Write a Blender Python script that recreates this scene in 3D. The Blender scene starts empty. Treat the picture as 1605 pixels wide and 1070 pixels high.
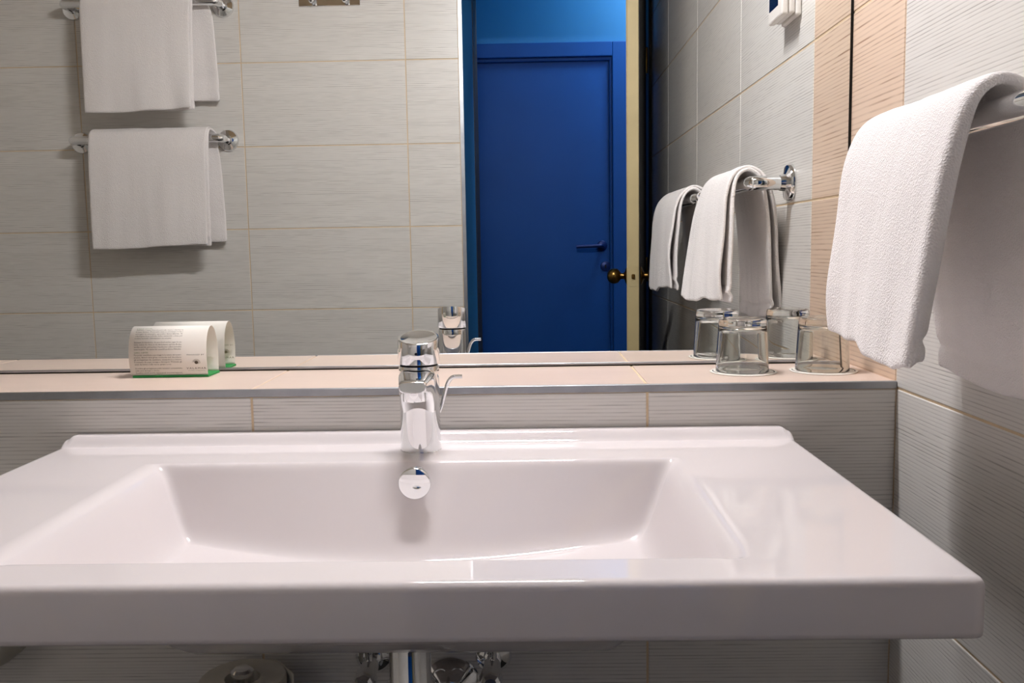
import bpy, bmesh, math, random
from mathutils import Vector, Matrix, Euler
random.seed(7)
sc = bpy.context.scene
COL = sc.collection

# ---------------------------------------------------------------- camera, world, exposure
LZ = 0.916                      # height of the ledge above the floor (all z below are relative to the ledge)
CAM_F = 1422.99                 # focal length in pixels of the 1605 px wide frame
yaw, pitch, roll = 0.018439, 0.104045, 0.016255
cy_, sy_, cp_, sp_ = math.cos(yaw), math.sin(yaw), math.cos(pitch), math.sin(pitch)
fwd = Vector((-sy_ * cp_, cy_ * cp_, -sp_)); rgt = Vector((cy_, sy_, 0)); dwn = fwd.cross(rgt)
r2 = rgt * math.cos(roll) + dwn * math.sin(roll); d2 = dwn * math.cos(roll) - rgt * math.sin(roll)
cam = bpy.data.cameras.new('camera'); co = bpy.data.objects.new('camera', cam); COL.objects.link(co)
mw = Matrix((( r2.x, -d2.x, -fwd.x, 0.0), (r2.y, -d2.y, -fwd.y, -1.12963), (r2.z, -d2.z, -fwd.z, 0.17452 + LZ), (0, 0, 0, 1)))
co.matrix_world = mw
cam.sensor_width = 36.0; cam.lens = CAM_F * 36.0 / 1605.0; cam.clip_start = 0.01
sc.camera = co
w = bpy.data.worlds.new('world'); sc.world = w; w.use_nodes = True
w.node_tree.nodes['Background'].inputs[0].default_value = (0.02, 0.022, 0.025, 1)
w.node_tree.nodes['Background'].inputs[1].default_value = 0.2
vs = sc.view_settings
vs.view_transform = 'Standard'; vs.look = 'None'; vs.gamma = 1.0; vs.use_curve_mapping = False
vs.exposure = 0.0
LAMP_POWER = 236.0               # emission of the opal tube above the mirror
HALL_POWER = 48.0               # emission of the hallway ceiling lamp

# ---------------------------------------------------------------- measures
M_ = 0.1820                     # mirror plane y
R = 0.4593                      # right wall x
X1 = -0.3519                    # a vertical tile joint
ZG = -0.0090                    # a horizontal tile joint
YB = -1.3169                    # back wall y
XT = -0.188                     # end of the back wall
XL = -1.86                      # left wall x
FZ = -LZ; CZ = 1.60             # floor, ceiling
ZD = -0.066                     # washbasin deck

# ---------------------------------------------------------------- material helpers
def srgb(r, g, b):
    f = lambda c: (c / 255 / 12.92) if c / 255 <= .04045 else ((c / 255 + .055) / 1.055) ** 2.4
    return (f(r), f(g), f(b), 1)
def mat(name, col, rough=.5, metal=0., coat=0., spec=.5, sheen=0.):
    m = bpy.data.materials.new(name); m.use_nodes = True
    b = m.node_tree.nodes['Principled BSDF']
    b.inputs['Base Color'].default_value = col; b.inputs['Roughness'].default_value = rough
    b.inputs['Metallic'].default_value = metal; b.inputs['Coat Weight'].default_value = coat
    b.inputs['Coat Roughness'].default_value = .05
    b.inputs['Specular IOR Level'].default_value = spec; b.inputs['Sheen Weight'].default_value = sheen
    return m
def nd(m, typ, **kw):
    n = m.node_tree.nodes.new(typ)
    for k, v in kw.items(): setattr(n, k, v)
    return n
def lk(m, a, b): m.node_tree.links.new(a, b)
def bsdf(m): return m.node_tree.nodes['Principled BSDF']
def noise_var(m, base, scale=8, amt=.06, bump=0., bscale=60, rough=None):
    """mild colour mottling and a fine bump"""
    tc = nd(m, 'ShaderNodeTexCoord'); n = nd(m, 'ShaderNodeTexNoise'); n.inputs['Scale'].default_value = scale
    n.inputs['Detail'].default_value = 4
    lk(m, tc.outputs['Object'], n.inputs['Vector'])
    cr = nd(m, 'ShaderNodeValToRGB')
    cr.color_ramp.elements[0].position = .3; cr.color_ramp.elements[1].position = .7
    cr.color_ramp.elements[0].color = [c * (1 - amt) for c in base[:3]] + [1]
    cr.color_ramp.elements[1].color = [min(1, c * (1 + amt)) for c in base[:3]] + [1]
    lk(m, n.outputs['Fac'], cr.inputs['Fac']); lk(m, cr.outputs['Color'], bsdf(m).inputs['Base Color'])
    if bump:
        n2 = nd(m, 'ShaderNodeTexNoise'); n2.inputs['Scale'].default_value = bscale; n2.inputs['Detail'].default_value = 3
        lk(m, tc.outputs['Object'], n2.inputs['Vector'])
        bp = nd(m, 'ShaderNodeBump'); bp.inputs['Strength'].default_value = bump; bp.inputs['Distance'].default_value = .002
        lk(m, n2.outputs['Fac'], bp.inputs['Height']); lk(m, bp.outputs['Normal'], bsdf(m).inputs['Normal'])
    return m
def tile_mat(name, base, line, rough=.32, contrast=.5, fz=200., fx=4., pitch_=.0047):
    """glazed tile with broken fine lines running along local X"""
    m = mat(name, base, rough, spec=.4)
    tc = nd(m, 'ShaderNodeTexCoord'); oi = nd(m, 'ShaderNodeObjectInfo')
    mul = nd(m, 'ShaderNodeMath', operation='MULTIPLY'); mul.inputs[1].default_value = 91.7
    lk(m, oi.outputs['Random'], mul.inputs[0])
    cx = nd(m, 'ShaderNodeCombineXYZ'); lk(m, mul.outputs[0], cx.inputs[0]); lk(m, mul.outputs[0], cx.inputs[2]); lk(m, mul.outputs[0], cx.inputs[1])
    def streak(sx, sz, detail):
        mp = nd(m, 'ShaderNodeMapping'); mp.inputs['Scale'].default_value = (sx, 1, sz)
        lk(m, tc.outputs['Object'], mp.inputs['Vector'])
        ad = nd(m, 'ShaderNodeVectorMath', operation='ADD'); lk(m, mp.outputs[0], ad.inputs[0]); lk(m, cx.outputs[0], ad.inputs[1])
        n = nd(m, 'ShaderNodeTexNoise'); n.inputs['Scale'].default_value = 1; n.inputs['Detail'].default_value = detail
        n.inputs['Roughness'].default_value = .45
        lk(m, ad.outputs[0], n.inputs['Vector']); return n
    a = streak(.5, fz * .10, 1); b = streak(fx * 5, fz, 1); c = streak(3, 14, 1); e = streak(fx, fz * .45, 1)
    sp = nd(m, 'ShaderNodeSeparateXYZ'); lk(m, tc.outputs['Object'], sp.inputs[0])
    ph = nd(m, 'ShaderNodeMath', operation='MULTIPLY_ADD'); ph.inputs[1].default_value = 1 / pitch_; lk(m, sp.outputs[2], ph.inputs[0])
    wv = nd(m, 'ShaderNodeMath', operation='MULTIPLY'); wv.inputs[1].default_value = 4.; lk(m, a.outputs['Fac'], wv.inputs[0]); lk(m, wv.outputs[0], ph.inputs[2])
    pp = nd(m, 'ShaderNodeMath', operation='PINGPONG'); pp.inputs[1].default_value = .5; lk(m, ph.outputs[0], pp.inputs[0])
    r1 = nd(m, 'ShaderNodeMapRange'); r1.inputs['From Min'].default_value = .28; r1.inputs['From Max'].default_value = .46
    lk(m, pp.outputs[0], r1.inputs['Value'])
    r2_ = nd(m, 'ShaderNodeMapRange'); r2_.inputs['From Min'].default_value = .36; r2_.inputs['From Max'].default_value = .66
    lk(m, b.outputs['Fac'], r2_.inputs['Value'])
    r4 = nd(m, 'ShaderNodeMapRange'); r4.inputs['From Min'].default_value = .35; r4.inputs['From Max'].default_value = .68; r4.inputs['To Min'].default_value = .25
    lk(m, e.outputs['Fac'], r4.inputs['Value'])
    p0 = nd(m, 'ShaderNodeMath', operation='MULTIPLY'); lk(m, r2_.outputs[0], p0.inputs[0]); lk(m, r4.outputs[0], p0.inputs[1])
    p1 = nd(m, 'ShaderNodeMath', operation='MULTIPLY_ADD'); p1.inputs[1].default_value = .8; p1.inputs[2].default_value = .18; lk(m, p0.outputs[0], p1.inputs[0])
    pr = nd(m, 'ShaderNodeMath', operation='MULTIPLY'); lk(m, r1.outputs[0], pr.inputs[0]); lk(m, p1.outputs[0], pr.inputs[1])
    sc_ = nd(m, 'ShaderNodeMath', operation='MULTIPLY'); sc_.inputs[1].default_value = contrast; lk(m, pr.outputs[0], sc_.inputs[0])
    mx = nd(m, 'ShaderNodeMix', data_type='RGBA'); mx.inputs[6].default_value = base; mx.inputs[7].default_value = line
    lk(m, sc_.outputs[0], mx.inputs[0])
    hs = nd(m, 'ShaderNodeMix', data_type='RGBA', blend_type='MULTIPLY'); hs.inputs[0].default_value = 1
    r3 = nd(m, 'ShaderNodeMapRange'); r3.inputs['To Min'].default_value = .93; r3.inputs['To Max'].default_value = 1.07
    lk(m, c.outputs['Fac'], r3.inputs['Value']); lk(m, mx.outputs[2], hs.inputs[6]); lk(m, r3.outputs[0], hs.inputs[7])
    lk(m, hs.outputs[2], bsdf(m).inputs['Base Color'])
    bp = nd(m, 'ShaderNodeBump'); bp.inputs['Strength'].default_value = .25; bp.inputs['Distance'].default_value = .0006; bp.invert = True
    lk(m, pr.outputs[0], bp.inputs['Height']); lk(m, bp.outputs['Normal'], bsdf(m).inputs['Normal'])
    return m
def emit_mat(name, col, strength):
    m = bpy.data.materials.new(name); m.use_nodes = True; nt = m.node_tree
    nt.nodes.remove(nt.nodes['Principled BSDF']); e = nd(m, 'ShaderNodeEmission')
    e.inputs[0].default_value = col; e.inputs[1].default_value = strength
    lk(m, e.outputs[0], nt.nodes['Material Output'].inputs[0]); return m

MT = {}
MT['tile'] = tile_mat('grey_white_tile', srgb(226, 222, 216), srgb(146, 138, 132), contrast=.78)
MT['beige'] = tile_mat('beige_tile', srgb(226, 201, 178), srgb(160, 124, 96), contrast=1., fz=200, pitch_=.0062)
MT['ledge'] = tile_mat('ledge_tile', srgb(224, 202, 187), srgb(206, 178, 160), contrast=.5, fz=200)
MT['grout'] = noise_var(mat('tan_grout', srgb(220, 197, 164), .9), srgb(220, 197, 164), 40, .08, .3, 300)
MT['alu'] = noise_var(mat('brushed_aluminium', srgb(170, 172, 176), .38, 1.), srgb(168, 170, 174), 30, .1, .1, 200)
MT['plaster'] = noise_var(mat('white_plaster', srgb(222, 216, 208), .8), srgb(222, 216, 208), 6, .03)
MT['floor'] = noise_var(mat('dark_floor_tile', srgb(48, 44, 42), .4), srgb(48, 44, 42), 9, .1)
MT['blue'] = noise_var(mat('blue_wall_paint', srgb(24, 118, 180), .6), srgb(24, 118, 180), 5, .05, .1, 200)
MT['bluedoor'] = noise_var(mat('blue_door_paint', srgb(16, 76, 150), .5, spec=.2), srgb(16, 76, 150), 3, .06, .05, 120)
MT['bluemetal'] = mat('blue_lacquered_metal', srgb(18, 46, 110), .35, .3)
MT['darkwood'] = noise_var(mat('dark_stained_wood', srgb(24, 19, 17), .6), srgb(24, 19, 17), 14, .25)
MT['dooredge'] = noise_var(mat('cream_door_edge', srgb(196, 178, 132), .55), srgb(196, 178, 132), 12, .05)
MT['brass'] = noise_var(mat('aged_brass', srgb(120, 92, 48), .3, 1.), srgb(120, 92, 48), 60, .25)
MT['chrome'] = mat('chrome', (.86, .87, .88, 1), .045, 1.)
MT['darkgap'] = mat('dark_gap', srgb(16, 15, 14), .8)
MT['mirror'] = mat('mirror_silver', (.86, .875, .86, 1), 0., 1.)
MT['ceramic'] = mat('white_ceramic', srgb(229, 221, 220), .04, 0, 0., .6)
MT['plastic'] = mat('white_plastic', srgb(232, 226, 220), .4)
MT['screen'] = mat('navy_screen', srgb(14, 22, 48), .12)
MT['paper'] = noise_var(mat('white_paper', srgb(236, 230, 220), .85), srgb(236, 230, 220), 20, .02)
MT['tissue'] = noise_var(mat('tissue_paper', srgb(226, 220, 206), .95), srgb(226, 220, 206), 60, .04, .2, 300)
MT['green'] = mat('green_card', srgb(16, 140, 62), .5)
MT['ink'] = mat('dark_ink', srgb(92, 82, 66), .8)
MT['paleink'] = mat('show_through_ink', srgb(166, 156, 132), .8)
MT['greenink'] = mat('green_ink', srgb(120, 140, 84), .8)
MT['blackink'] = mat('black_ink', srgb(24, 20, 28), .7)
MT['greyplastic'] = mat('light_grey_plastic', srgb(196, 192, 180), .45)
def cloth_mat():
    base = srgb(246, 240, 237)
    m = mat('white_terry', base, 1., spec=.1, sheen=.25)
    tc = nd(m, 'ShaderNodeTexCoord')
    v = nd(m, 'ShaderNodeTexVoronoi'); v.inputs['Scale'].default_value = 520
    n = nd(m, 'ShaderNodeTexNoise'); n.inputs['Scale'].default_value = 130; n.inputs['Detail'].default_value = 5
    n3 = nd(m, 'ShaderNodeTexNoise'); n3.inputs['Scale'].default_value = 40; n3.inputs['Detail'].default_value = 2
    for q in (v, n, n3): lk(m, tc.outputs['Object'], q.inputs['Vector'])
    ad = nd(m, 'ShaderNodeMath', operation='ADD'); lk(m, v.outputs['Distance'], ad.inputs[0]); lk(m, n.outputs['Fac'], ad.inputs[1])
    bp = nd(m, 'ShaderNodeBump'); bp.inputs['Strength'].default_value = .55; bp.inputs['Distance'].default_value = .0016
    lk(m, ad.outputs[0], bp.inputs['Height']); lk(m, bp.outputs['Normal'], bsdf(m).inputs['Normal'])
    return m
MT['cloth'] = cloth_mat()
def glass_mat():
    m = bpy.data.materials.new('clear_glass'); m.use_nodes = True; b = bsdf(m)
    b.inputs['Base Color'].default_value = (.97, .98, .96, 1); b.inputs['Roughness'].default_value = 0.
    b.inputs['Transmission Weight'].default_value = 1.; b.inputs['IOR'].default_value = 1.47
    return m
MT['glass'] = glass_mat()

# ---------------------------------------------------------------- mesh helpers
def mesh(name, verts, faces, m=None, smooth=False):
    me = bpy.data.meshes.new(name); me.from_pydata([tuple(v) for v in verts], [], faces); me.validate(); me.update()
    if m: me.materials.append(MT[m])
    if smooth: me.polygons.foreach_set('use_smooth', [True] * len(me.polygons))
    return me
def obj(name, me, parent=None, loc=(0, 0, 0), rot=None):
    o = bpy.data.objects.new(name, me); COL.objects.link(o); o.location = loc
    if rot is not None: o.rotation_euler = rot
    if parent: o.parent = parent
    return o
def empty(name, loc=(0, 0, 0), rz=0.):
    o = bpy.data.objects.new(name, None); COL.objects.link(o); o.location = loc; o.rotation_euler = (0, 0, rz)
    o.empty_display_size = .05; return o
def tag(o, label=None, cat=None, group=None, kind=None):
    if label: o['label'] = label
    if cat: o['category'] = cat
    if group: o['group'] = group
    if kind: o['kind'] = kind
    return o
def box_me(name, lo, hi, m, bev=0., seg=1, smooth=False):
    bm = bmesh.new(); bmesh.ops.create_cube(bm, size=1)
    for v in bm.verts: v.co = Vector([(lo[i] + hi[i]) / 2 + v.co[i] * (hi[i] - lo[i]) for i in range(3)])
    if bev: bmesh.ops.bevel(bm, geom=bm.edges[:], offset=bev, segments=seg, profile=.5, affect='EDGES')
    me = bpy.data.meshes.new(name); bm.to_mesh(me); bm.free(); me.materials.append(MT[m])
    if smooth: autosmooth(me)
    return me
def autosmooth(me, ang=35):
    me.polygons.foreach_set('use_smooth', [True] * len(me.polygons))
    me.set_sharp_from_angle(angle=math.radians(ang))
def boxes_me(name, lst, m):
    bm = bmesh.new()
    for lo, hi in lst:
        r = bmesh.ops.create_cube(bm, size=1)
        for v in r['verts']: v.co = Vector([(lo[i] + hi[i]) / 2 + v.co[i] * (hi[i] - lo[i]) for i in range(3)])
    me = bpy.data.meshes.new(name); bm.to_mesh(me); bm.free(); me.materials.append(MT[m]); return me
def lathe_me(name, prof, m, seg=40, axis='Z', ang=40):
    """prof: list of (r, h); open or closed by r=0 ends"""
    vs_, fs = [], []; rings = []
    for r, h in prof:
        if r < 1e-6: rings.append([len(vs_)]); vs_.append((0, 0, h))
        else:
            rings.append(list(range(len(vs_), len(vs_) + seg)))
            vs_ += [(r * math.cos(2 * math.pi * k / seg), r * math.sin(2 * math.pi * k / seg), h) for k in range(seg)]
    for a, b in zip(rings, rings[1:]):
        for k in range(seg):
            k2 = (k + 1) % seg
            if len(a) == 1 and len(b) == 1: continue
            if len(a) == 1: fs.append((a[0], b[k2], b[k]))
            elif len(b) == 1: fs.append((a[k], a[k2], b[0]))
            else: fs.append((a[k], a[k2], b[k2], b[k]))
    if axis == 'X': vs_ = [(h, x, y) for x, y, h in vs_]
    if axis == 'Y': vs_ = [(y, h, x) for x, y, h in vs_]
    me = mesh(name, vs_, fs, m)
    bm = bmesh.new(); bm.from_mesh(me); bmesh.ops.remove_doubles(bm, verts=bm.verts[:], dist=1e-7); bmesh.ops.recalc_face_normals(bm, faces=bm.faces[:]); bm.to_mesh(me); bm.free()
    autosmooth(me, ang); return me
def tube_me(name, pts, rad, m, seg=20, cap=True):
    """tube along a polyline (rad float or list)"""
    pts = [Vector(p) for p in pts]; n = len(pts); rads = rad if isinstance(rad, (list, tuple)) else [rad] * n
    vs_, fs = [], []; up = None
    for i, p in enumerate(pts):
        t = (pts[min(i + 1, n - 1)] - pts[max(i - 1, 0)]).normalized()
        if up is None: up = t.orthogonal().normalized()
        up = (up - t * up.dot(t)).normalized(); s = t.cross(up)
        for k in range(seg):
            a = 2 * math.pi * k / seg; vs_.append(p + (up * math.cos(a) + s * math.sin(a)) * rads[i])
    for i in range(n - 1):
        for k in range(seg):
            k2 = (k + 1) % seg; fs.append((i * seg + k, i * seg + k2, (i + 1) * seg + k2, (i + 1) * seg + k))
    if cap: fs.append(tuple(range(seg))[::-1]); fs.append(tuple((n - 1) * seg + k for k in range(seg)))
    me = mesh(name, vs_, fs, m); autosmooth(me, 50); return me
def crom(pts, n):
    """Catmull-Rom through points, n samples per span"""
    P = [Vector(p) for p in pts]; P = [P[0] * 2 - P[1]] + P + [P[-1] * 2 - P[-2]]; out = []
    for i in range(1, len(P) - 2):
        for k in range(n):
            t = k / n; a, b, c, d = P[i - 1], P[i], P[i + 1], P[i + 2]
            out.append(.5 * ((2 * b) + (c - a) * t + (2 * a - 5 * b + 4 * c - d) * t * t + (3 * b - a - 3 * c + d) * t ** 3))
    out.append(P[-2]); return out
def hnoise(x, y=0., z=0.):
    from mathutils import noise as N
    return N.noise(Vector((x, y, z)))

# ---------------------------------------------------------------- the room shell
def struct(name, me, label=None):
    o = obj(name, me); tag(o, label, None, None, 'structure'); return o
G = .003; PR = .0012; TT = .008            # joint width, tile proud of the joint, tile thickness
_tc = {}
def tile_mesh(wd, ht, m):
    k = (round(wd, 4), round(ht, 4), m)
    if k not in _tc: _tc[k] = box_me('tile', (-wd / 2, -TT / 2, -ht / 2), (wd / 2, TT / 2, ht / 2), m, .0009)
    return _tc[k]
def cuts(a, b, j0, step):
    """joint positions between a and b"""
    k = math.ceil((a - j0) / step + 1e-6); c = [a]
    while j0 + k * step < b - 1e-6:
        if j0 + k * step > a + 1e-6: c.append(j0 + k * step)
        k += 1
    return c + [b]
def tile_wall(parent, plane, us, zs, m='tile', name='tile'):
    """plane: function (u, z, depth) -> location, with euler"""
    fn, eul = plane
    for u0, u1 in zip(us, us[1:]):
        for z0, z1 in zip(zs, zs[1:]):
            wd, ht = u1 - u0 - G, z1 - z0 - G
            if wd < .006 or ht < .006: continue
            obj(name, tile_mesh(wd, ht, m), parent, fn((u0 + u1) / 2, (z0 + z1) / 2), eul)
rows = cuts(FZ, CZ, ZG, .25)

# wall the washbasin hangs on: set-back upper part with the mirror, ledge, lower part
wf = struct('wall_front', boxes_me('wall_front', [((XL - .1, M_ + .008, FZ), (R + .1, M_ + .11, CZ)), ((XL, PR, FZ), (R + PR, M_ + .008, -PR))], 'grout'),
            'tiled wall behind the washbasin with a ledge below the mirror')
xc = cuts(XL, R, X1, .5)
tile_wall(wf, (lambda u, z: (u, TT / 2, z), (0, 0, 0)), xc, [z for z in rows if z < -.02] + [ZG])
for u0, u1 in zip(xc, xc[1:]):
    obj('ledge_tile', tile_mesh(u1 - u0 - G, M_ - .004, 'ledge'), wf, ((u0 + u1) / 2, M_ / 2 + .0005, -TT / 2), (math.radians(90), 0, 0))
tr = struct('trim_1', box_me('trim_1', (XL, -.0012, -.0095), (R - .0005, .0035, .0004), 'alu', .0008), 'brushed aluminium edge strip along the front of the ledge')

# right wall: grey-white tiles, a beige strip beside the mirror
wr = struct('wall_right', box_me('wall_right', (R + PR, -2.15, FZ), (R + .1, M_ + .008, CZ), 'grout'), 'tiled side wall on the right with a beige strip beside the mirror')
BE = .0055
yc = cuts(-1.88, BE, BE, .5)
tile_wall(wr, (lambda u, z: (R + TT / 2, u, z), (0, 0, math.radians(90))), yc, rows)
tile_wall(wr, (lambda u, z: (R + TT / 2, u, z), (0, 0, math.radians(90))), [BE, M_ + .006], [ZG] + [z for z in rows if z > .01], 'beige')

# back wall with the towel rails, seen in the mirror
wb = struct('wall_back', box_me('wall_back', (XL, -1.879, FZ), (XT - .004, YB - PR, CZ), 'grout'), 'tiled wall opposite the mirror carrying two towel rails')
bc = cuts(XL, XT - .011, X1 - .008, .5)
tile_wall(wb, (lambda u, z: (u, YB - TT / 2, z), (0, 0, 0)), bc, rows)
struct('trim_2', boxes_me('trim_2', [((XT - .0105, YB - .004, FZ), (XT + .0008, YB + .0008, CZ)), ((XT - .003, YB - .014, FZ), (XT + .0008, YB - .003, CZ))], 'alu'), 'aluminium corner strip at the end of the towel wall')
struct('wall_niche', box_me('wall_niche', (XT - .004, -1.879, FZ), (XT, YB - .014, CZ), 'blue'), 'blue painted side of the door recess')
wl = struct('wall_left', box_me('wall_left', (XL - .1, -1.9, FZ), (XL - PR, M_ + .1, CZ), 'grout'), 'tiled side wall on the left')
tile_wall(wl, (lambda u, z: (XL - TT / 2, u, z), (0, 0, math.radians(90))), cuts(YB, -.002, BE, .5), rows)
struct('floor', box_me('floor', (-3.0, -3.0, FZ - .1), (3.0, M_ + .1, FZ), 'floor'), 'dark grey tiled floor')
struct('ceiling', box_me('ceiling', (-3.0, -3.0, CZ), (3.0, M_ + .1, CZ + .1), 'plaster'), 'white plaster ceiling')

# hallway outside the door
DY = -2.80
struct('wall_hall', boxes_me('wall_hall', [((-3, DY - .12, FZ), (-.62, DY, CZ)), ((.405, DY - .12, FZ), (3, DY, CZ)), ((-.62, DY - .12, 1.03), (.405, DY, CZ)), ((-.62, DY - .12, FZ), (.405, DY - .07, 1.03))], 'blue'), 'blue hallway wall around the blue door')
struct('wall_hall_left', box_me('wall_hall_left', (-3.1, -3, FZ), (-3.0, -1.9, CZ), 'blue'))
struct('wall_hall_right', box_me('wall_hall_right', (3.0, -3, FZ), (3.1, -1.9, CZ), 'blue'))
struct('wall_partition', boxes_me('wall_partition', [((-3, -2.15, FZ), (XT - .03, -1.881, CZ)), ((R + .101, -2.15, FZ), (3, -2.03, CZ)), ((XT - .03, -2.15, 1.165), (R, -1.881, CZ))], 'blue'), 'blue painted wall between bathroom and hallway')
struct('trim_3', boxes_me('trim_3', [((XT - .03, -2.15, FZ), (XT + .002, -1.881, 1.135)), ((R - .012, -2.15, FZ), (R, -1.881, 1.135)), ((XT - .03, -2.15, 1.135), (R, -1.881, 1.165))], 'darkwood'), 'dark wooden frame of the bathroom doorway')

# blue hallway door
d2o = empty('door_2', (0, DY, FZ)); tag(d2o, 'blue hallway door with lever handle reflected in the mirror', None, None, 'structure')
dtop = 1.023 - FZ
obj('door_leaf', box_me('door_leaf', (-.605, -.055, .005), (.388, -.012, dtop - .004), 'bluedoor', .002), d2o)
for nm, lo, hi in [('frame_side', (.401, -.06, 0), (.466, .022, dtop + .077)), ('frame_side', (-.68, -.06, 0), (-.617, .022, dtop + .077)), ('frame_head', (-.617, -.06, dtop + .012), (.401, .022, dtop + .077))]:
    obj(nm, box_me(nm, lo, hi, 'bluedoor', .004, 2), d2o)
for nm, lo, hi in [('door_stop', (.388, -.06, 0), (.402, .004, dtop)), ('door_stop', (-.62, -.06, 0), (-.605, .004, dtop)), ('door_stop', (-.62, -.06, dtop - .004), (.402, .004, dtop + .013))]:
    obj(nm, box_me(nm, lo, hi, 'bluedoor', .003), d2o)
hz = .172 - FZ
obj('lever_rosette', lathe_me('lever_rosette', [(0, .008), (.02, .008), (.024, .005), (.024, 0), (0, 0)], 'bluemetal', 28, 'Y'), d2o, (.352, -.012, hz))
obj('lever', tube_me('lever', crom([(.352, -.008, hz), (.352, .03, hz), (.346, .042, hz), (.33, .046, hz), (.228, .046, hz - .003)], 5), .0085, 'bluemetal'), d2o)
kr = obj('key_rosette', lathe_me('key_rosette', [(0, .006), (.02, .006), (.024, .004), (.024, 0), (0, 0)], 'bluemetal', 28, 'Y'), d2o, (.368, -.012, .075 - FZ))
obj('keyhole', box_me('keyhole', (-.003, .005, -.009), (.003, .0075, .009), 'darkgap', .001), kr)

# bathroom door leaf, standing open into the room
HX, HY, EX, EY = .418, -1.875, .312, -1.20
ang = math.atan2(EY - HY, EX - HX); dl = math.hypot(EX - HX, EY - HY)
d1 = empty('door_1', (HX, HY, FZ), ang); tag(d1, 'open bathroom door seen edge-on in the mirror, cream edge and dark face', None, None, 'structure')
dh = 1.115 - FZ
obj('door_core', box_me('door_core', (0, -.0165, .008), (dl, .0165, dh), 'dooredge', .001), d1)
obj('face_panel', box_me('face_panel', (.001, -.0195, .009), (dl - .001, -.0165, dh - .001), 'darkwood', .0008), d1)
obj('face_panel', box_me('face_panel', (.001, .0165, .009), (dl - .001, .0195, dh - .001), 'dooredge', .0008), d1)
kz = .081 - FZ
lp = obj('latch_plate', box_me('latch_plate', (dl - .0005, -.0115, kz - .03), (dl + .0012, .0115, kz + .03), 'dooredge', .0006), d1, )
obj('latch_bolt', box_me('latch_bolt', (dl, -.005, kz - .007), (dl + .008, .005, kz + .007), 'brass', .002), lp)
kp = [(0, .062), (.010, .061), (.018, .056), (.0225, .048), (.0235, .040), (.021, .030), (.014, .0235), (.0095, .021), (.0095, .012), (.013, .009), (.022, .006), (.027, .003), (.028, 0), (0, 0)]
obj('door_knob', lathe_me('door_knob', kp, 'brass', 32, 'Y'), d1, (dl - .062, .0195, kz))
obj('door_knob', lathe_me('door_knob', [(r, -h) for r, h in kp], 'brass', 32, 'Y'), d1, (dl - .062, -.0195, kz))
for hzz in (.25, 1.0, 1.75):
    obj('hinge', lathe_me('hinge', [(0, .045), (.007, .045), (.007, -.045), (0, -.045)], 'brass', 16), d1, (-.004, -.0195, hzz))

# ---------------------------------------------------------------- lamps
MT['lamp'] = emit_mat('opal_lamp_glass', (1, .985, 1.02, 1), LAMP_POWER)
MT['halllamp'] = emit_mat('hall_lamp_glass', (.85, .95, 1, 1), HALL_POWER)
lamp = empty('mirror_lamp', (-.07, M_ + .008, 1.16)); tag(lamp, 'long opal tube lamp on a chrome bar above the mirror', 'lamp')
obj('wall_bar', box_me('wall_bar', (-.22, -.03, -.025), (.22, 0, .025), 'chrome', .004, 2), lamp)
for s in (-1, 1):
    obj('bracket', tube_me('bracket', [(s * .19, -.02, 0), (s * .19, -.07, 0)], .008, 'chrome'), lamp)
    obj('end_cap', lathe_me('end_cap', [(0, -.012), (.030, -.012), (.030, .012), (0, .012)], 'chrome', 28, 'X'), lamp, (s * .19, -.08, 0))
obj('added_light_hood', boxes_me('added_light_hood', [((-.21, -.130, .034), (.21, -.005, .038)), ((-.21, -.130, .012), (.21, -.127, .036))], 'alu'), lamp)  # unseen cover added over the tube to keep its light off the ceiling
obj('lamp_tube', lathe_me('lamp_tube', [(0, -.178), (.026, -.178), (.026, .178), (0, .178)], 'lamp', 28, 'X'), lamp, (0, -.08, 0))
hl = empty('ceiling_lamp', (.75, -2.42, CZ)); tag(hl, 'round flat ceiling lamp in the blue hallway', 'lamp')
obj('lamp_base', lathe_me('lamp_base', [(0, 0), (.17, 0), (.17, -.025), (0, -.025)], 'alu', 40), hl)
obj('lamp_shade', lathe_me('lamp_shade', [(.16, -.025), (.155, -.055), (.12, -.075), (0, -.082)], 'halllamp', 40), hl)

# ---------------------------------------------------------------- mirror
mi = empty('wall_mirror', (0, M_, .0)); tag(mi, 'large frameless wall mirror standing on the tiled ledge', 'mirror')
obj('mirror_glass', box_me('mirror_glass', (XL + .02, 0, .0052), (R - .0045, .005, 1.02), 'mirror'), mi)
obj('edge_channel', box_me('edge_channel', (XL + .02, -.0015, .0018), (R - .0045, .0055, .0052), 'alu', .0004), mi)
obj('joint_seal', boxes_me('joint_seal', [((XL + .02, .0005, .0002), (R - .0045, .0055, .0018)), ((R - .0045, .001, .0002), (R - .0002, .0055, 1.02))], 'darkgap'), mi)

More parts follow.
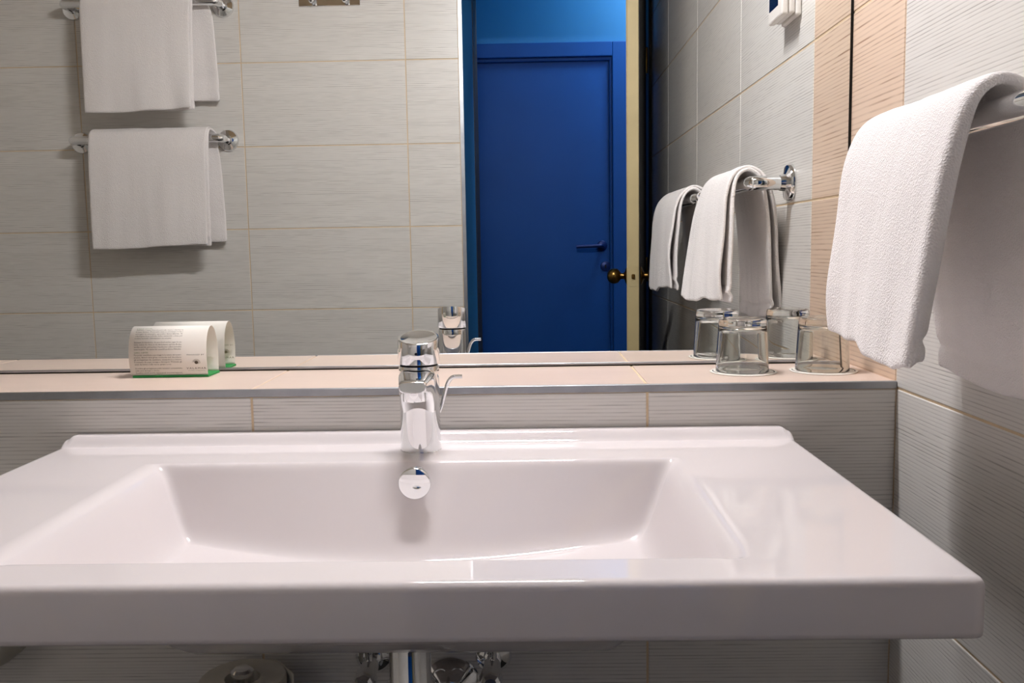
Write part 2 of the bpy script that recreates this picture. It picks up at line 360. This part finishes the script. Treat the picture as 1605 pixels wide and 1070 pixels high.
# ---------------------------------------------------------------- washbasin
BX0, BX1, BY0 = -.588, .326, -.4985
BXC = (BX0 + BX1) / 2
def smin(a, b, k):
    h = max(k - abs(a - b), 0) / k
    return min(a, b) - h * h * k * .25
def smax(a, b, k): return -smin(-a, -b, k)
def sstep(a, b, x):
    t = min(1, max(0, (x - a) / (b - a))); return t * t * (3 - 2 * t)
def basin_z(x, y):
    u = (x - BXC) / .285
    dsd = .290 - abs(x - BXC)                         # inside distance from the side rim
    dbk = -.122 - y; dfr = y + .447
    fl = .096 - .021 * min(1.2, u * u) - .03 * max(0, -.26 - y)      # dished floor
    kb = 1.6 + 1.1 * min(1, abs(u)) ** 2
    dep = smin(smin(dsd * 2.2, dbk * kb, .022), smin(fl, dfr * 2.2, .02), .020)
    wgt = 1 / (1 + math.exp(max(-30, min(30, (dsd - min(dbk, dfr)) / .008))))
    dep = smax(dep, 0, .008 + .020 * wgt) - .0003
    z = -max(dep, 0)
    # upstand along the wall
    ends = sstep(0, .014, x - BX0) * sstep(0, .014, BX1 - x)
    z += .0125 * sstep(-.030, -.012, y) * (.25 + .75 * ends if y < -.004 else .25 + .75 * ends)
    return z
def axis_pts(a, b, dense, base, fine):
    """non-uniform samples: fine step inside the dense ranges"""
    p = [a]; 
    while p[-1] < b - 1e-6:
        st = fine if any(q0 <= p[-1] <= q1 for q0, q1 in dense) else base
        p.append(min(b, p[-1] + st))
    if p[-1] - p[-2] < 1e-4: p.pop(-2)
    return p
def build_basin():
    r = .007; x0, x1, y0, y1 = BX0 + r, BX1 - r, BY0 + r, -.0008
    xs = axis_pts(x0, x1, [(x0, x0 + .02), (BXC - .30, BXC - .21), (BXC + .20, BXC + .30), (x1 - .022, x1)], .009, .0020)
    ys = axis_pts(y0, y1, [(y0, -.40), (-.215, -.112), (-.035, y1)], .006, .0019)
    nx, ny = len(xs), len(ys); V = []; F = []
    for y in ys:
        for x in xs: V.append((x, y, ZD + basin_z(x, y)))
    for j in range(ny - 1):
        for i in range(nx - 1):
            a = j * nx + i; F.append((a, a + 1, a + nx + 1, a + nx))
    # outer skirt
    loop = [i for i in range(nx)] + [j * nx + nx - 1 for j in range(1, ny)] + [(ny - 1) * nx + i for i in range(nx - 2, -1, -1)] + [j * nx for j in range(ny - 2, 0, -1)]
    prof = []
    for k in range(1, 7):
        a = math.pi / 2 * k / 6; prof.append((r * math.sin(a), -r + r * math.cos(a)))
    prof += [(r, -.02), (r, -.040), (r - .0006, -.0435), (r - .0025, -.0455), (r - .006, -.046)]
    prev = loop
    for off, dz in prof:
        cur = []
        for idx in loop:
            x, y, z = V[idx]; i, j = idx % nx, idx // nx
            dx = -1 if i == 0 else (1 if i == nx - 1 else 0); dy = -1 if j == 0 else 0
            if dx and dy: dx *= .7071; dy *= .7071
            zt = z + dz if dz > -r - 1e-6 else (z - r + (dz + r) if abs(z - ZD) < 1e-4 else 0)
            if dz < -r - 1e-6: zt = ZD + dz
            cur.append(len(V)); V.append((x + dx * off, y + dy * off, zt))
        n = len(loop)
        for k in range(n):
            k2 = (k + 1) % n; F.append((prev[k2], prev[k], cur[k], cur[k2]))
        prev = cur
    # underside with the belly of the bowl
    base = len(V); xi, yi = xs[::3], ys[::3]
    if xi[-1] != xs[-1]: xi.append(xs[-1])
    if yi[-1] != ys[-1]: yi.append(ys[-1])
    mx_, my_ = len(xi), len(yi)
    for y in yi:
        for x in xi:
            b = sstep(.31, .20, abs(x - BXC)) * sstep(-.475, -.22, y) * sstep(-.05, -.12, y)
            V.append((x, y, ZD - .046 - .124 * b))
    for j in range(my_ - 1):
        for i in range(mx_ - 1):
            a = base + j * mx_ + i; F.append((a, a + mx_, a + mx_ + 1, a + 1))
    me = mesh('basin_bowl', V, F, 'ceramic', True)
    return me
ba = empty('washbasin', (0, 0, 0)); tag(ba, 'wide white ceramic washbasin mounted under the mirror ledge', 'washbasin')
bb = obj('basin_bowl', build_basin(), ba)
ov = obj('overflow_cover', lathe_me('overflow_cover', [(0, .006), (.0165, .006), (.0178, .0052), (.0182, .004), (.0182, .0), (.012, 0), (.012, -.026), (0, -.026)], 'chrome', 40), ba, (-.128, -.1485, -.0835), (math.radians(93), 0, 0))
tag(ov, 'round polished overflow cover')
dr = obj('drain_plug', lathe_me('drain_plug', [(0, .004), (.026, .003), (.031, .0), (.031, -.006), (0, -.006)], 'chrome', 40), ba, (-.131, -.300, ZD - .0945))

# ---------------------------------------------------------------- faucet
FX, FY = -.131, -.060
fa = empty('basin_faucet', (FX, FY, ZD)); tag(fa, 'chrome single-lever mixer tap standing on the washbasin', 'faucet')
obj('body', lathe_me('body', [(0, 0), (.0248, 0), (.0248, .0012), (.0244, .0015), (.0243, .004), (.0238, .05), (.0238, .092), (.0238, .1012), (.0236, .1020), (0, .1020)], 'chrome', 56), fa)
def spout_me():
    secs = [  # y offset from the axis, half width, top, bottom (above the deck)
        (.004, .0185, .1012, .030), (-.012, .0212, .1010, .036), (-.022, .0214, .1004, .052), (-.032, .0206, .0992, .0655),
        (-.042, .0192, .0972, .0735), (-.052, .0176, .0949, .0765), (-.0605, .0163, .0930, .0775), (-.0645, .0155, .0918, .0785), (-.0660, .0142, .0905, .0800)]
    V, F = [], []; n = 40
    for y, hw, zt, zb in secs:
        c, hh = (zt + zb) / 2, (zt - zb) / 2
        for k in range(n):
            a = 2 * math.pi * k / n; ca, sa = math.cos(a), math.sin(a)
            e = .42
            V.append((hw * math.copysign(abs(ca) ** e, ca), y, c + hh * math.copysign(abs(sa) ** (e if sa > 0 else .8), sa)))
    for i in range(len(secs) - 1):
        for k in range(n):
            k2 = (k + 1) % n; F.append((i * n + k, i * n + k2, (i + 1) * n + k2, (i + 1) * n + k))
    F.append(tuple(range(n))); F.append(tuple((len(secs) - 1) * n + k for k in range(n))[::-1])
    me = mesh('spout', V, F, 'chrome')
    bm = bmesh.new(); bm.from_mesh(me); bmesh.ops.recalc_face_normals(bm, faces=bm.faces[:]); bm.to_mesh(me); bm.free()
    autosmooth(me, 32); return me
sp = obj('spout', spout_me(), fa)
ae = obj('aerator', lathe_me('aerator', [(0, .0012), (.0105, .0012), (.0112, 0), (.0128, 0), (.0134, .001), (.0134, .014), (0, .014)], 'chrome', 32), sp, (0, -.048, .0672))
obj('seam_ring', lathe_me('seam_ring', [(0, .1020), (.0222, .1020), (.0222, .1050), (0, .1050)], 'darkgap', 40), fa)
def handle_me():
    n = 64; V, F = [], []; r = .0245
    zf = lambda y: .1360 + (y / r) * .0066          # slanted top, lower to the front
    rings = [(.0, .1045, 0), (.0238, .1045, 0), (.0245, .1055, 0)]
    V.append((0, 0, .1045)); idx = [[0]]
    for rr, h in ((.0238, .1045), (.0245, .1056)):
        idx.append(list(range(len(V), len(V) + n))); V.extend([(rr * math.cos(2 * math.pi * k / n), rr * math.sin(2 * math.pi * k / n), h) for k in range(n)])
    for rr, dz in ((.0245, -.0022), (.0240, -.0006), (.0226, 0), (.0205, -.0006), (.0120, -.0022), (.005, -.0028)):
        idx.append(list(range(len(V), len(V) + n)))
        for k in range(n):
            x, y = rr * math.cos(2 * math.pi * k / n), rr * math.sin(2 * math.pi * k / n); V.append((x, y, zf(y) + dz))
    idx.append([len(V)]); V.append((0, 0, zf(0) - .003))
    for a, b in zip(idx, idx[1:]):
        for k in range(n):
            k2 = (k + 1) % n
            if len(a) == 1: F.append((a[0], b[k2], b[k]))
            elif len(b) == 1: F.append((a[k], a[k2], b[0]))
            else: F.append((a[k], a[k2], b[k2], b[k]))
    me = mesh('lever_handle', V, F, 'chrome'); autosmooth(me, 40); return me
hd = obj('lever_handle', handle_me(), fa)
obj('temperature_dot', lathe_me('temperature_dot', [(0, .0006), (.0016, .0006), (.0018, 0), (0, 0)], 'screen', 16), hd, (0, -.0244, .118), (math.radians(90), 0, 0))
pr_ = obj('pop_up_rod', tube_me('pop_up_rod', crom([(.012, .014, .026), (.0225, .0212, .046), (.0290, .0222, .068), (.0330, .0215, .0790), (.0390, .0202, .0845), (.0500, .0190, .0852)], 6), .0025, 'chrome', 14), fa)

# ---------------------------------------------------------------- pipes under the basin
tp = empty('bottle_trap', (-.139, -.15, -.55)); tag(tp, 'chrome bottle trap under the washbasin with pipe into the wall', 'drain trap')
obj('tail_pipe', lathe_me('tail_pipe', [(0, .305), (.0235, .305), (.0235, .24), (.0245, .238), (.0275, .236), (.0275, .222), (.020, .220), (.0175, .218), (.0175, .10), (0, .10)], 'chrome', 44), tp)
obj('trap_cup', lathe_me('trap_cup', [(0, .16), (.030, .16), (.033, .155), (.033, .03), (.028, .012), (.012, .0), (0, 0)], 'chrome', 40), tp)
obj('wall_pipe', tube_me('wall_pipe', crom([(.0, .0, .135), (.018, .05, .140), (.03, .09, .150), (.031, .148, .150)], 6), .015, 'chrome', 24), tp)
obj('escutcheon', lathe_me('escutcheon', [(.016, -.024), (.020, -.022), (.030, -.012), (.039, -.004), (.041, 0), (.016, 0)], 'chrome', 44, 'Y'), tp, (.0315, .1495, .156))
for nm, xx, lb in [('angle_valve', -.207, 'small chrome angle valve left of the drain trap'), ('angle_valve', -.052, 'small chrome angle valve right of the drain trap')]:
    v = empty(nm, (xx, 0, -.352)); tag(v, lb, 'valve', 'angle valves under the washbasin')
    obj('wall_rose', lathe_me('wall_rose', [(0, -.010), (.012, -.010), (.022, -.004), (.024, 0), (0, 0)], 'chrome', 28, 'Y'), v, (0, -.0003, 0))
    obj('valve_body', lathe_me('valve_body', [(0, -.052), (.009, -.052), (.011, -.046), (.011, -.012), (.009, -.008), (0, -.008)], 'chrome', 24, 'Y'), v)
    obj('valve_handle', lathe_me('valve_handle', [(0, -.082), (.008, -.082), (.012, -.078), (.0145, -.070), (.0145, -.060), (.011, -.053), (0, -.053)], 'chrome', 8, 'Y', 20), v)
    obj('supply_tube', tube_me('supply_tube', crom([(0, -.034, .005), (0, -.036, .03), (.2 * (-.139 - xx), -.06, .08), (.5 * (-.139 - xx), -.09, .112)], 6), .005, 'chrome', 14), v)

# ---------------------------------------------------------------- spare toilet roll and box under the basin
ho = empty('roll_holder', (-.357, 0, -.482)); tag(ho, 'chrome upright spare roll holder on the wall below the basin', 'holder')
obj('wall_plate', lathe_me('wall_plate', [(0, -.01), (.022, -.01), (.026, -.004), (.026, 0), (0, 0)], 'chrome', 32, 'Y'), ho, (0, -.0003, .03))
obj('rod', tube_me('rod', crom([(0, -.006, .03), (0, -.05, .03), (0, -.066, .036), (0, -.07, .05), (0, -.07, .10), (0, -.07, .138)], 6), .0065, 'chrome', 18), ho)
obj('rod_cap', lathe_me('rod_cap', [(0, .148), (.010, .148), (.0135, .145), (.0135, .139), (.010, .137), (0, .137)], 'chrome', 32), ho, (0, -.07, 0))
ro = empty('toilet_roll', (-.357, -.07, -.4435)); tag(ro, 'spare white toilet paper roll upright on its holder below the basin', 'toilet roll')
obj('paper_roll', lathe_me('paper_roll', [(.0215, 0), (.050, 0), (.0525, .002), (.0525, .096), (.051, .098), (.0215, .098), (.0215, 0)], 'tissue', 56), ro)
tl = [(.0525 * math.cos(a), .0525 * math.sin(a)) for a in (1.2, .95, .7, .45)] + [(.0545, .012), (.0575, .0)]
V = [(x, y, z) for z in (.002, .0985) for x, y in tl] ; V[-1] = (.064, -.006, .104); V[-2] = (.0565, .010, .1005)
tf = obj('paper_tail', mesh('paper_tail', V, [(i, i + 1, i + 7, i + 6) for i in range(5)], 'tissue', True), ro)
tf.modifiers.new('thickness', 'SOLIDIFY').thickness = .0012
bx = empty('waste_box', (-.747, 0, -.334)); tag(bx, 'grey plastic wall box with rounded corners at the left below the basin', 'waste box')
obj('box_body', box_me('box_body', (-.105, -.085, 0), (.105, -.0006, .16), 'greyplastic', .026, 5, True), bx)
obj('box_lid', box_me('box_lid', (-.107, -.088, .161), (.107, -.0006, .175), 'greyplastic', .006, 3, True), bx)

# ---------------------------------------------------------------- towel rails
def rail(name, label, length, rz, loc, group):
    """origin at the first flange on the wall; local X along the rail, local -Y out of the wall"""
    e = empty(name, loc, rz); tag(e, label, 'towel rail', group)
    fl = [(0, -.020), (.0135, -.020), (.0150, -.012), (.020, -.0105), (.030, -.008), (.0325, -.004), (.0325, 0), (0, 0)]
    for x in (0, length):
        obj('wall_flange', lathe_me('wall_flange', fl, 'chrome', 44, 'Y'), e, (x, -.0004, 0))
    pts = crom([(0, -.012, 0), (0, -.045, 0), (.006, -.064, 0), (.026, -.070, 0), (length / 2, -.070, 0), (length - .026, -.070, 0), (length - .006, -.064, 0), (length, -.045, 0), (length, -.012, 0)], 8)
    obj('bar', tube_me('bar', pts, .0125, 'chrome', 28), e)
    return e
# right wall: local X -> -Y world, local -Y -> -X world
RZ = .277
rail('towel_rail', 'chrome towel rail on the right wall next to the mirror', .455, math.radians(-90), (R, -.109, RZ), 'chrome towel rails')
rail('towel_rail', 'chrome towel rail on the right wall further from the mirror, nearer the door', .455, math.radians(-90), (R, -.635, RZ), 'chrome towel rails')
# back wall: local -Y -> +Y world
rail('towel_rail', 'upper chrome towel rail on the wall reflected in the mirror', .455, math.radians(180), (-.905, YB, .907), 'chrome towel rails')
rail('towel_rail', 'lower chrome towel rail on the wall reflected in the mirror', .450, math.radians(180), (-.909, YB, .511), 'chrome towel rails')

# ---------------------------------------------------------------- towels
def towel(name, label, group, place, ctrl, h=.018, folds=(1,), seed=0, wr=.002, nW=46, inner=None, thick=.0055, open_gap=0., long_in=.004):
    """ctrl: path controls (a0, z0, u0, a1, z1, u1): offset from rail axis a, height z, along-rail u at the open end (0)
    and at the folded end (1).  The cloth is folded double: outer layer, fold at end 1, inner layer.
    place(u, a, z) -> world."""
    L = crom([(c[0], c[1], c[2]) for c in ctrl], 9); Rr = crom([(c[3], c[4], c[5]) for c in ctrl], 9)
    nS = len(L); V, F = [], []
    def nrm(P, i):
        t = P[min(i + 1, nS - 1)] - P[max(i - 1, 0)]
        n = Vector((t.y, -t.x, 0)); return n.normalized()
    # cross-section: list of (w, off)
    cs = [(w_ / nW, 0.) for w_ in range(nW + 1)]
    nf = 7
    cs += [(1. + (.5 * h * math.sin(math.pi * k / nf)) / .26, .5 * h * (1 - math.cos(math.pi * k / nf))) for k in range(1, nf)]
    cs += [(1 - w_ / nW * .985, h) for w_ in range(nW + 1)]
    m = len(cs)
    for i in range(nS):
        s = i / (nS - 1); nl, nr = nrm(L, i), nrm(Rr, i)
        dn = min(s, 1 - s) * 2; hang = 1 - sstep(.0, .8, dn)          # 0 at the rail, 1 at the hems
        for q, (wv, off) in enumerate(cs):
            p = L[i].lerp(Rr[i], wv); n = nl.lerp(nr, min(1, max(0, wv))).normalized()
            innerl = off > h * .55
            d = wr * (1.4 * hnoise(wv * 3.1 + seed, s * 2.2, 1.7) + .7 * hnoise(wv * 8 + seed, s * 4.3, 4.2)) * (.35 + hang)
            d += wr * .2 * hnoise(wv * 14, s * 6 + seed, 3)
            e_ = min(s, 1 - s) * (nS - 1)
            hem = .0012 if e_ < 2.2 else (-.0048 if e_ < 3.2 else 0)
            flare = 1 - sstep(0, .30, wv)                              # loose open edge
            o_ = off * (.36 + .64 * sstep(.0, .55, 1 - dn))
            d += flare * hang * .0045 * math.sin(s * 21 + seed) * (1 if innerl else .5)
            if innerl: o_ += open_gap * (1 - wv) ** 2 * hang + .0016 * hang * hnoise(wv * 5, s * 6, seed + 9)
            p = p + n * (d + (0 if innerl else hem)) - n * o_
            uu = p.z; zz = p.y
            if innerl and s < .5: zz -= long_in * hang * sstep(.40, .60, wv) * (1 - .5 * sstep(.88, 1., wv))
            if innerl and s < .5: zz += .004 * hang * (1 - sstep(.1, .3, wv))
            zz += .004 * hang * hnoise(wv * 2.5 + seed, 7.7, s)
            V.append(place(uu, p.x, zz))
    for i in range(nS - 1):
        for q in range(m - 1): F.append((i * m + q, i * m + q + 1, (i + 1) * m + q + 1, (i + 1) * m + q))
    e = tag(obj(name, mesh(name, V, F, 'cloth', True)), label, 'towel', group)
    so = e.modifiers.new('thickness', 'SOLIDIFY'); so.thickness = thick; so.offset = 0
    sb = e.modifiers.new('smooth', 'SUBSURF'); sb.levels = 1; sb.render_levels = 1
    return e
RXA = R - .070                                                     # axis of the right rails
pl_right = lambda u, a, z: (RXA + a, u, z)
# path runs from the front hem (room side, a<0) over the rail to the back hem (wall side, a>0)
tw1 = [(-.034, .070, -.100, -.062, .074, -.366), (-.034, .13, -.103, -.055, .13, -.368), (-.033, .20, -.107, -.044, .20, -.368), (-.029, .255, -.113, -.032, .255, -.366),
       (-.0205, .2900, -.120, -.0205, .2900, -.364), (.0, .3030, -.124, .0, .3030, -.362), (.0205, .2900, -.124, .0205, .2900, -.362), (.030, .258, -.126, .030, .258, -.364), (.040, .19, -.134, .038, .19, -.366),
       (.046, .11, -.146, .043, .11, -.366), (.050, .038, -.160, .046, .030, -.366)]
towel('hand_towel', 'white terry hand towel hanging on the right wall beside the mirror', 'white towels', pl_right, tw1, .0125, seed=3, wr=.0026, open_gap=.004, thick=.0062, long_in=.012)
sh = lambda c, du, dz, k: [(a0, z0 + dz, u0 + du, a1, z1 + dz, u1 + du + k) for a0, z0, u0, a1, z1, u1 in c]
tw2 = [(-.042, .066, -.640, -.046, .066, -.985), (-.040, .14, -.642, -.042, .14, -.985), (-.036, .21, -.644, -.036, .21, -.985), (-.031, .262, -.646, -.031, .262, -.985),
       (-.0205, .2900, -.648, -.0205, .2900, -.985), (.0, .3030, -.648, .0, .3030, -.985), (.0205, .2900, -.648, .0205, .2900, -.985), (.030, .258, -.648, .030, .258, -.985), (.038, .17, -.650, .036, .17, -.985), (.044, .08, -.65, .04, .08, -.985)]
towel('hand_towel', 'white towel on the right wall rail behind the nearest towel, by the door', 'white towels', pl_right, tw2, .0125, seed=8, wr=.0022, open_gap=.003, thick=.006, long_in=.012)
YA = YB + .070
pl_back = lambda u, a, z: (u, YA - a, z)
def back_towel(label, zr, ztop, zf, zbk, uL, uR, uLb, uRb, seed):
    dz = zr
    c = [(-.036, zf, uR, -.036, zf, uL), (-.035, zf + .1, uR, -.035, zf + .1, uL), (-.031, zr - .08, uR + .002, -.031, zr - .08, uL), (-.028, zr - .02, uR + .004, -.028, zr - .02, uL),
         (-.0205, zr + .0130, uR + .004, -.0205, zr + .0130, uL), (.0, zr + .0255, uR + .004, .0, zr + .0255, uL), (.0205, zr + .0130, uR + .014, .0205, zr + .0130, uL), (.028, zr - .02, uRb - .012, .028, zr - .02, uLb),
         (.034, zr - .10, uRb - .006, .034, zr - .10, uLb), (.040, zbk, uRb, .040, zbk, uLb)]
    towel('bath_towel', label, 'white towels', pl_back, c, .0115, seed=seed, wr=.0034, open_gap=.003, thick=.0048)
back_towel('white towel folded over the upper rail reflected in the mirror', .907, 0, .588, .622, -1.284, -.968, -1.275, -.918, 5)
back_towel('white towel folded over the lower rail reflected in the mirror', .511, 0, .190, .202, -1.284, -.940, -1.276, -.916, 11)

# ---------------------------------------------------------------- hook plate on the back wall, thermostat on the right wall
hp = empty('hook_plate', (-.584, YB, .936)); tag(hp, 'polished metal wall plate with two hooks reflected at the mirror top', 'wall hook')
obj('plate', box_me('plate', (-.0925, .0004, -.034), (.0925, .004, .034), 'chrome', .0015, 2), hp)
for s in (-.05, .05):
    obj('hook', tube_me('hook', crom([(s, .003, .016), (s, .012, .012), (s, .016, -.002), (s, .018, -.018), (s, .028, -.024), (s, .036, -.012)], 6), .007, 'chrome', 16), hp)
for s in (-.076, .076):
    obj('screw', lathe_me('screw', [(0, .0062), (.003, .0058), (.0045, .004), (0, .004)], 'darkgap', 16, 'Y'), hp, (s, 0, -.008))
th = empty('thermostat', (R, -.107, .548)); tag(th, 'white wall thermostat with dark display above the towel rail', 'thermostat')
obj('back_plate', box_me('back_plate', (-.010, -.045, 0), (-.0004, .045, .125), 'plastic', .003, 2), th)
obj('housing', box_me('housing', (-.021, -.043, .004), (-.0105, .043, .121), 'plastic', .003, 2), th)
obj('front_frame', box_me('front_frame', (-.033, -.043, .002), (-.0215, .043, .123), 'plastic', .003, 2), th)
obj('display', box_me('display', (-.0336, -.034, .022), (-.0325, .020, .112), 'screen', .0004), th)

# ---------------------------------------------------------------- tumblers on coasters
def tumbler_me():
    rb, rt, hh, t = .0355, .0318, .0722, .0016       # standing upside down: rim at the bottom
    o_ = [(rb, .0009), (rb - .0002, .0002), (rb - .0008, 0)]
    prof = [(rb - t, .0006), (rb - t + .0004, .0001), (rb - .0006, 0.), (rb, .0007)]
    for k in range(1, 12): prof.append((rb + (rt - rb) * k / 12, .0007 + (hh - .005) * k / 12))
    prof += [(rt - .0002, hh - .0035), (rt - .0014, hh - .0012), (rt - .004, hh), (rt - .012, hh - .0012), (0, hh - .0016)]
    inn = [(0, hh - .0105), (rt - .012, hh - .0108), (rt - .005, hh - .0122), (rt - .0024, hh - .0165)]
    for k in range(1, 12):
        f = k / 12; inn.append((rt - .0024 + (rb - t - rt + .0024) * f, (hh - .0165) * (1 - f) + .0006 * f))
    prof2 = prof + inn + [prof[0]]
    return lathe_me('glass_wall', prof2, 'glass', 64, 'Z', 60)
tmsh = tumbler_me()
cst = lathe_me('paper_disc', [(0, 0), (.0440, 0), (.0445, .0005), (.0440, .0011), (0, .0011)], 'paper', 64)
def arc_me(r0, r1, a0, a1, n=14):
    V, F = [], []
    for k in range(n + 1):
        a = a0 + (a1 - a0) * k / n; V += [(r0 * math.cos(a), r0 * math.sin(a), 0), (r1 * math.cos(a), r1 * math.sin(a), 0)]
    for k in range(n): F.append((2 * k, 2 * k + 1, 2 * k + 3, 2 * k + 2))
    return mesh('printed_arc', V, F, 'blackink')
arcm = arc_me(.0398, .0412, -.42, .30); arcn = arc_me(.0398, .0412, math.pi - .34, math.pi + .40)
for cx_, cyy, lg, lc in [(.2895, .0985, 'clear glass tumbler turned upside down, nearer the tap', 'round white paper coaster under the tumbler nearer the tap'),
                        (.3975, .0985, 'clear glass tumbler turned upside down, partly behind the towel', 'round white paper coaster under the tumbler beside the towel')]:
    c = empty('paper_coaster', (cx_ + .0015, cyy, .0003)); tag(c, lc, 'coaster', 'paper coasters on the ledge')
    dsc = obj('paper_disc', cst, c)
    obj('printed_arc', arcm, dsc, (0, 0, .0013)); obj('printed_arc', arcn, dsc, (0, 0, .0013))
    g = tag(obj('glass_tumbler', tmsh, None, (cx_, cyy, .0016)), lg, 'glass', 'glass tumblers on the ledge')

# ---------------------------------------------------------------- folded notice card
CX0, CX1 = -.5585, -.4495
card = empty('notice_card', (0, 0, 0)); tag(card, 'white folded paper notice card with green base on the ledge', 'notice card')
cprof = crom([(.1235, .0030, 0), (.1195, .026, 0), (.1225, .048, 0), (.1310, .064, 0), (.1440, .0705, 0), (.1570, .0640, 0), (.1655, .048, 0), (.1685, .026, 0), (.1665, .0030, 0)], 8)
V, F = [], []
for p in cprof: V += [(CX0, p.x, p.y), (CX1, p.x, p.y)]
for i in range(len(cprof) - 1): F.append((2 * i, 2 * i + 1, 2 * i + 3, 2 * i + 2))
sheet = obj('paper_sheet', mesh('paper_sheet', V, F, 'paper', True), card)
sm = sheet.modifiers.new('thickness', 'SOLIDIFY'); sm.thickness = .0005; sm.offset = 0
obj('green_base', box_me('green_base', (CX0 + .003, .1215, .0002), (CX1 + .001, .1685, .0032), 'green', .0003), card)
al = [0.]
for a, b in zip(cprof, cprof[1:]): al.append(al[-1] + (b - a).length)
def on_card(x, s, off):
    i = 0
    while i < len(al) - 2 and al[i + 1] < s: i += 1
    t = (s - al[i]) / (al[i + 1] - al[i]); p = cprof[i].lerp(cprof[i + 1], t); d = (cprof[i + 1] - cprof[i]).normalized()
    n = Vector((-d.y, d.x, 0))                     # outwards for the front side
    return (x, p.x + n.x * off, p.y + n.y * off)
def text_geo(body, size, spacing=1.):
    cu = bpy.data.curves.new('t', 'FONT'); cu.body = body; cu.size = size; cu.space_character = spacing; cu.resolution_u = 1
    o = bpy.data.objects.new('t', cu); COL.objects.link(o)
    dg = bpy.context.evaluated_depsgraph_get(); me = o.evaluated_get(dg).to_mesh()
    vs_ = [tuple(v.co) for v in me.vertices]; fs = [tuple(p.vertices) for p in me.polygons]
    o.evaluated_get(dg).to_mesh_clear(); bpy.data.objects.remove(o); bpy.data.curves.remove(cu)
    return vs_, fs
def print_lines(name, lines, m, off):
    """lines: (text, x0, s baseline, width or None, size, spacing)"""
    V, F = [], []
    for body, x0, s0, width, size, spc in lines:
        v, f = text_geo(body, size, spc)
        if not v: continue
        mxx = max(q[0] for q in v); k = width / mxx if width else 1
        b = len(V); V += [on_card(x0 + q[0] * k, s0 + q[1], off) for q in v]; F += [tuple(i + b for i in ff) for ff in f]
    return obj(name, mesh(name, V, F, m), sheet)
T0 = CX0 + .0075; TW = .0665; LHT = .00335
txt = [('Za\u0161titite s nama \u010disto\u0107u prirode, mora i okoli\u0161a na', None), ('kojem \u017eivimo. Pomozite nam u o\u010duvanju vode i', None), ('energije te smanjite uporabu deterd\u017eenta. Vi', None), ('odlu\u010dujete koje ru\u010dnike \u017eelite zamijeniti, a koje jo\u0161', None), ('mo\u017eete koristiti. Zahvaljujemo na suradnji.', .052), None,
       ('Ruh\u00e4ngen Sie Handt\u00fccher, die gewechselt werden, sagen Sie uns', None), ('bitte, indem Sie diese in die Badewanne auf den Boden', None), ('werfen und die gebrauchten Handt\u00fccher selbst weiterhin', None), ('wenn m\u00f6glich. Wir danken f\u00fcr umweltfreundliches Mithelfen.', None), 'H:CARO OSPITE!',
       ('Per poter contribuire a proteggere la natura del nostro', None), ('paese, fateci una gran cortesia nel decidere', None), ('gli asciugamani da cambiare, aiutandoci a ridurre', None), ("il consumo di acqua, energia e detergenti. Mettendo gli", None), ('usati da lavare nella vasca, grazie a voi.', .052), None,
       ('Se volete gli asciugamani puliti, lasciateli cortesemente', None), ('nella vasca da bagno o doccia.', .034), ('Se volete usarli ancora, appendeteli al portasciugamani.', None)]
s_ = .0655; dark = []; grn = [('DRAGI GOSTI!', T0, .0683, .0215, .0026, 1.)]
for t in txt:
    if t is None: s_ -= LHT * .75; continue
    if isinstance(t, str): s_ -= .0012; grn.append((t[2:], T0, s_, .0200, .0027, 1.)); s_ -= LHT; continue
    dark.append((t[0], T0, s_, t[1] or TW, .0029, 1.)); s_ -= LHT * .985
LX = CX0 + .0815
logo = [('MANAGED BY', LX, .0285, .0245, .0025, 1.25), ('VALAMAR', LX - .0015, .0088, .0275, .0040, 1.3)]
sub = [('HOTELS & RESORTS', LX + .0005, .0060, .0235, .0017, 1.2)]
print_lines('printed_text', dark, 'ink', .0004); [print_lines('green_heading', [g_], 'greenink', .0004) for g_ in grn]
print_lines('hotel_name', logo, 'ink', .0004); print_lines('hotel_subtitle', sub, 'greenink', .0004)
print_lines('show_through_print', logo + dark[6:], 'paleink', -.0004)
def emblem(name, m, off):
    V, F = [], []; cx_, cs_ = LX + .0130, .0185
    for rr, a0, a1, wdt in [(.0012, 0, 6.28, .0012), (.0025, -.9, 3.0, .00035), (.0037, -.6, 3.1, .0003), (.0049, -.3, 3.15, .00025)]:
        n = max(8, int((a1 - a0) * 7))
        for k in range(n):
            a, b2 = a0 + (a1 - a0) * k / n, a0 + (a1 - a0) * (k + (.62 if rr > .002 else 1)) / n; i = len(V)
            for q, r_ in ((a, rr - wdt), (a, rr + wdt), (b2, rr + wdt), (b2, rr - wdt)): V.append(on_card(cx_ + max(0, r_) * math.cos(q) * 1.05, cs_ + max(0, r_) * math.sin(q) * .9, off))
            F.append((i, i + 1, i + 2, i + 3))
    return obj(name, mesh(name, V, F, m), sheet)
emblem('hotel_emblem', 'ink', .0004); emblem('show_through_emblem', 'paleink', -.0004)

# ---------------------------------------------------------------- put the floor at z = 0
for o in list(COL.objects):
    if o.parent is None and o.type != 'CAMERA': o.location.z += LZ
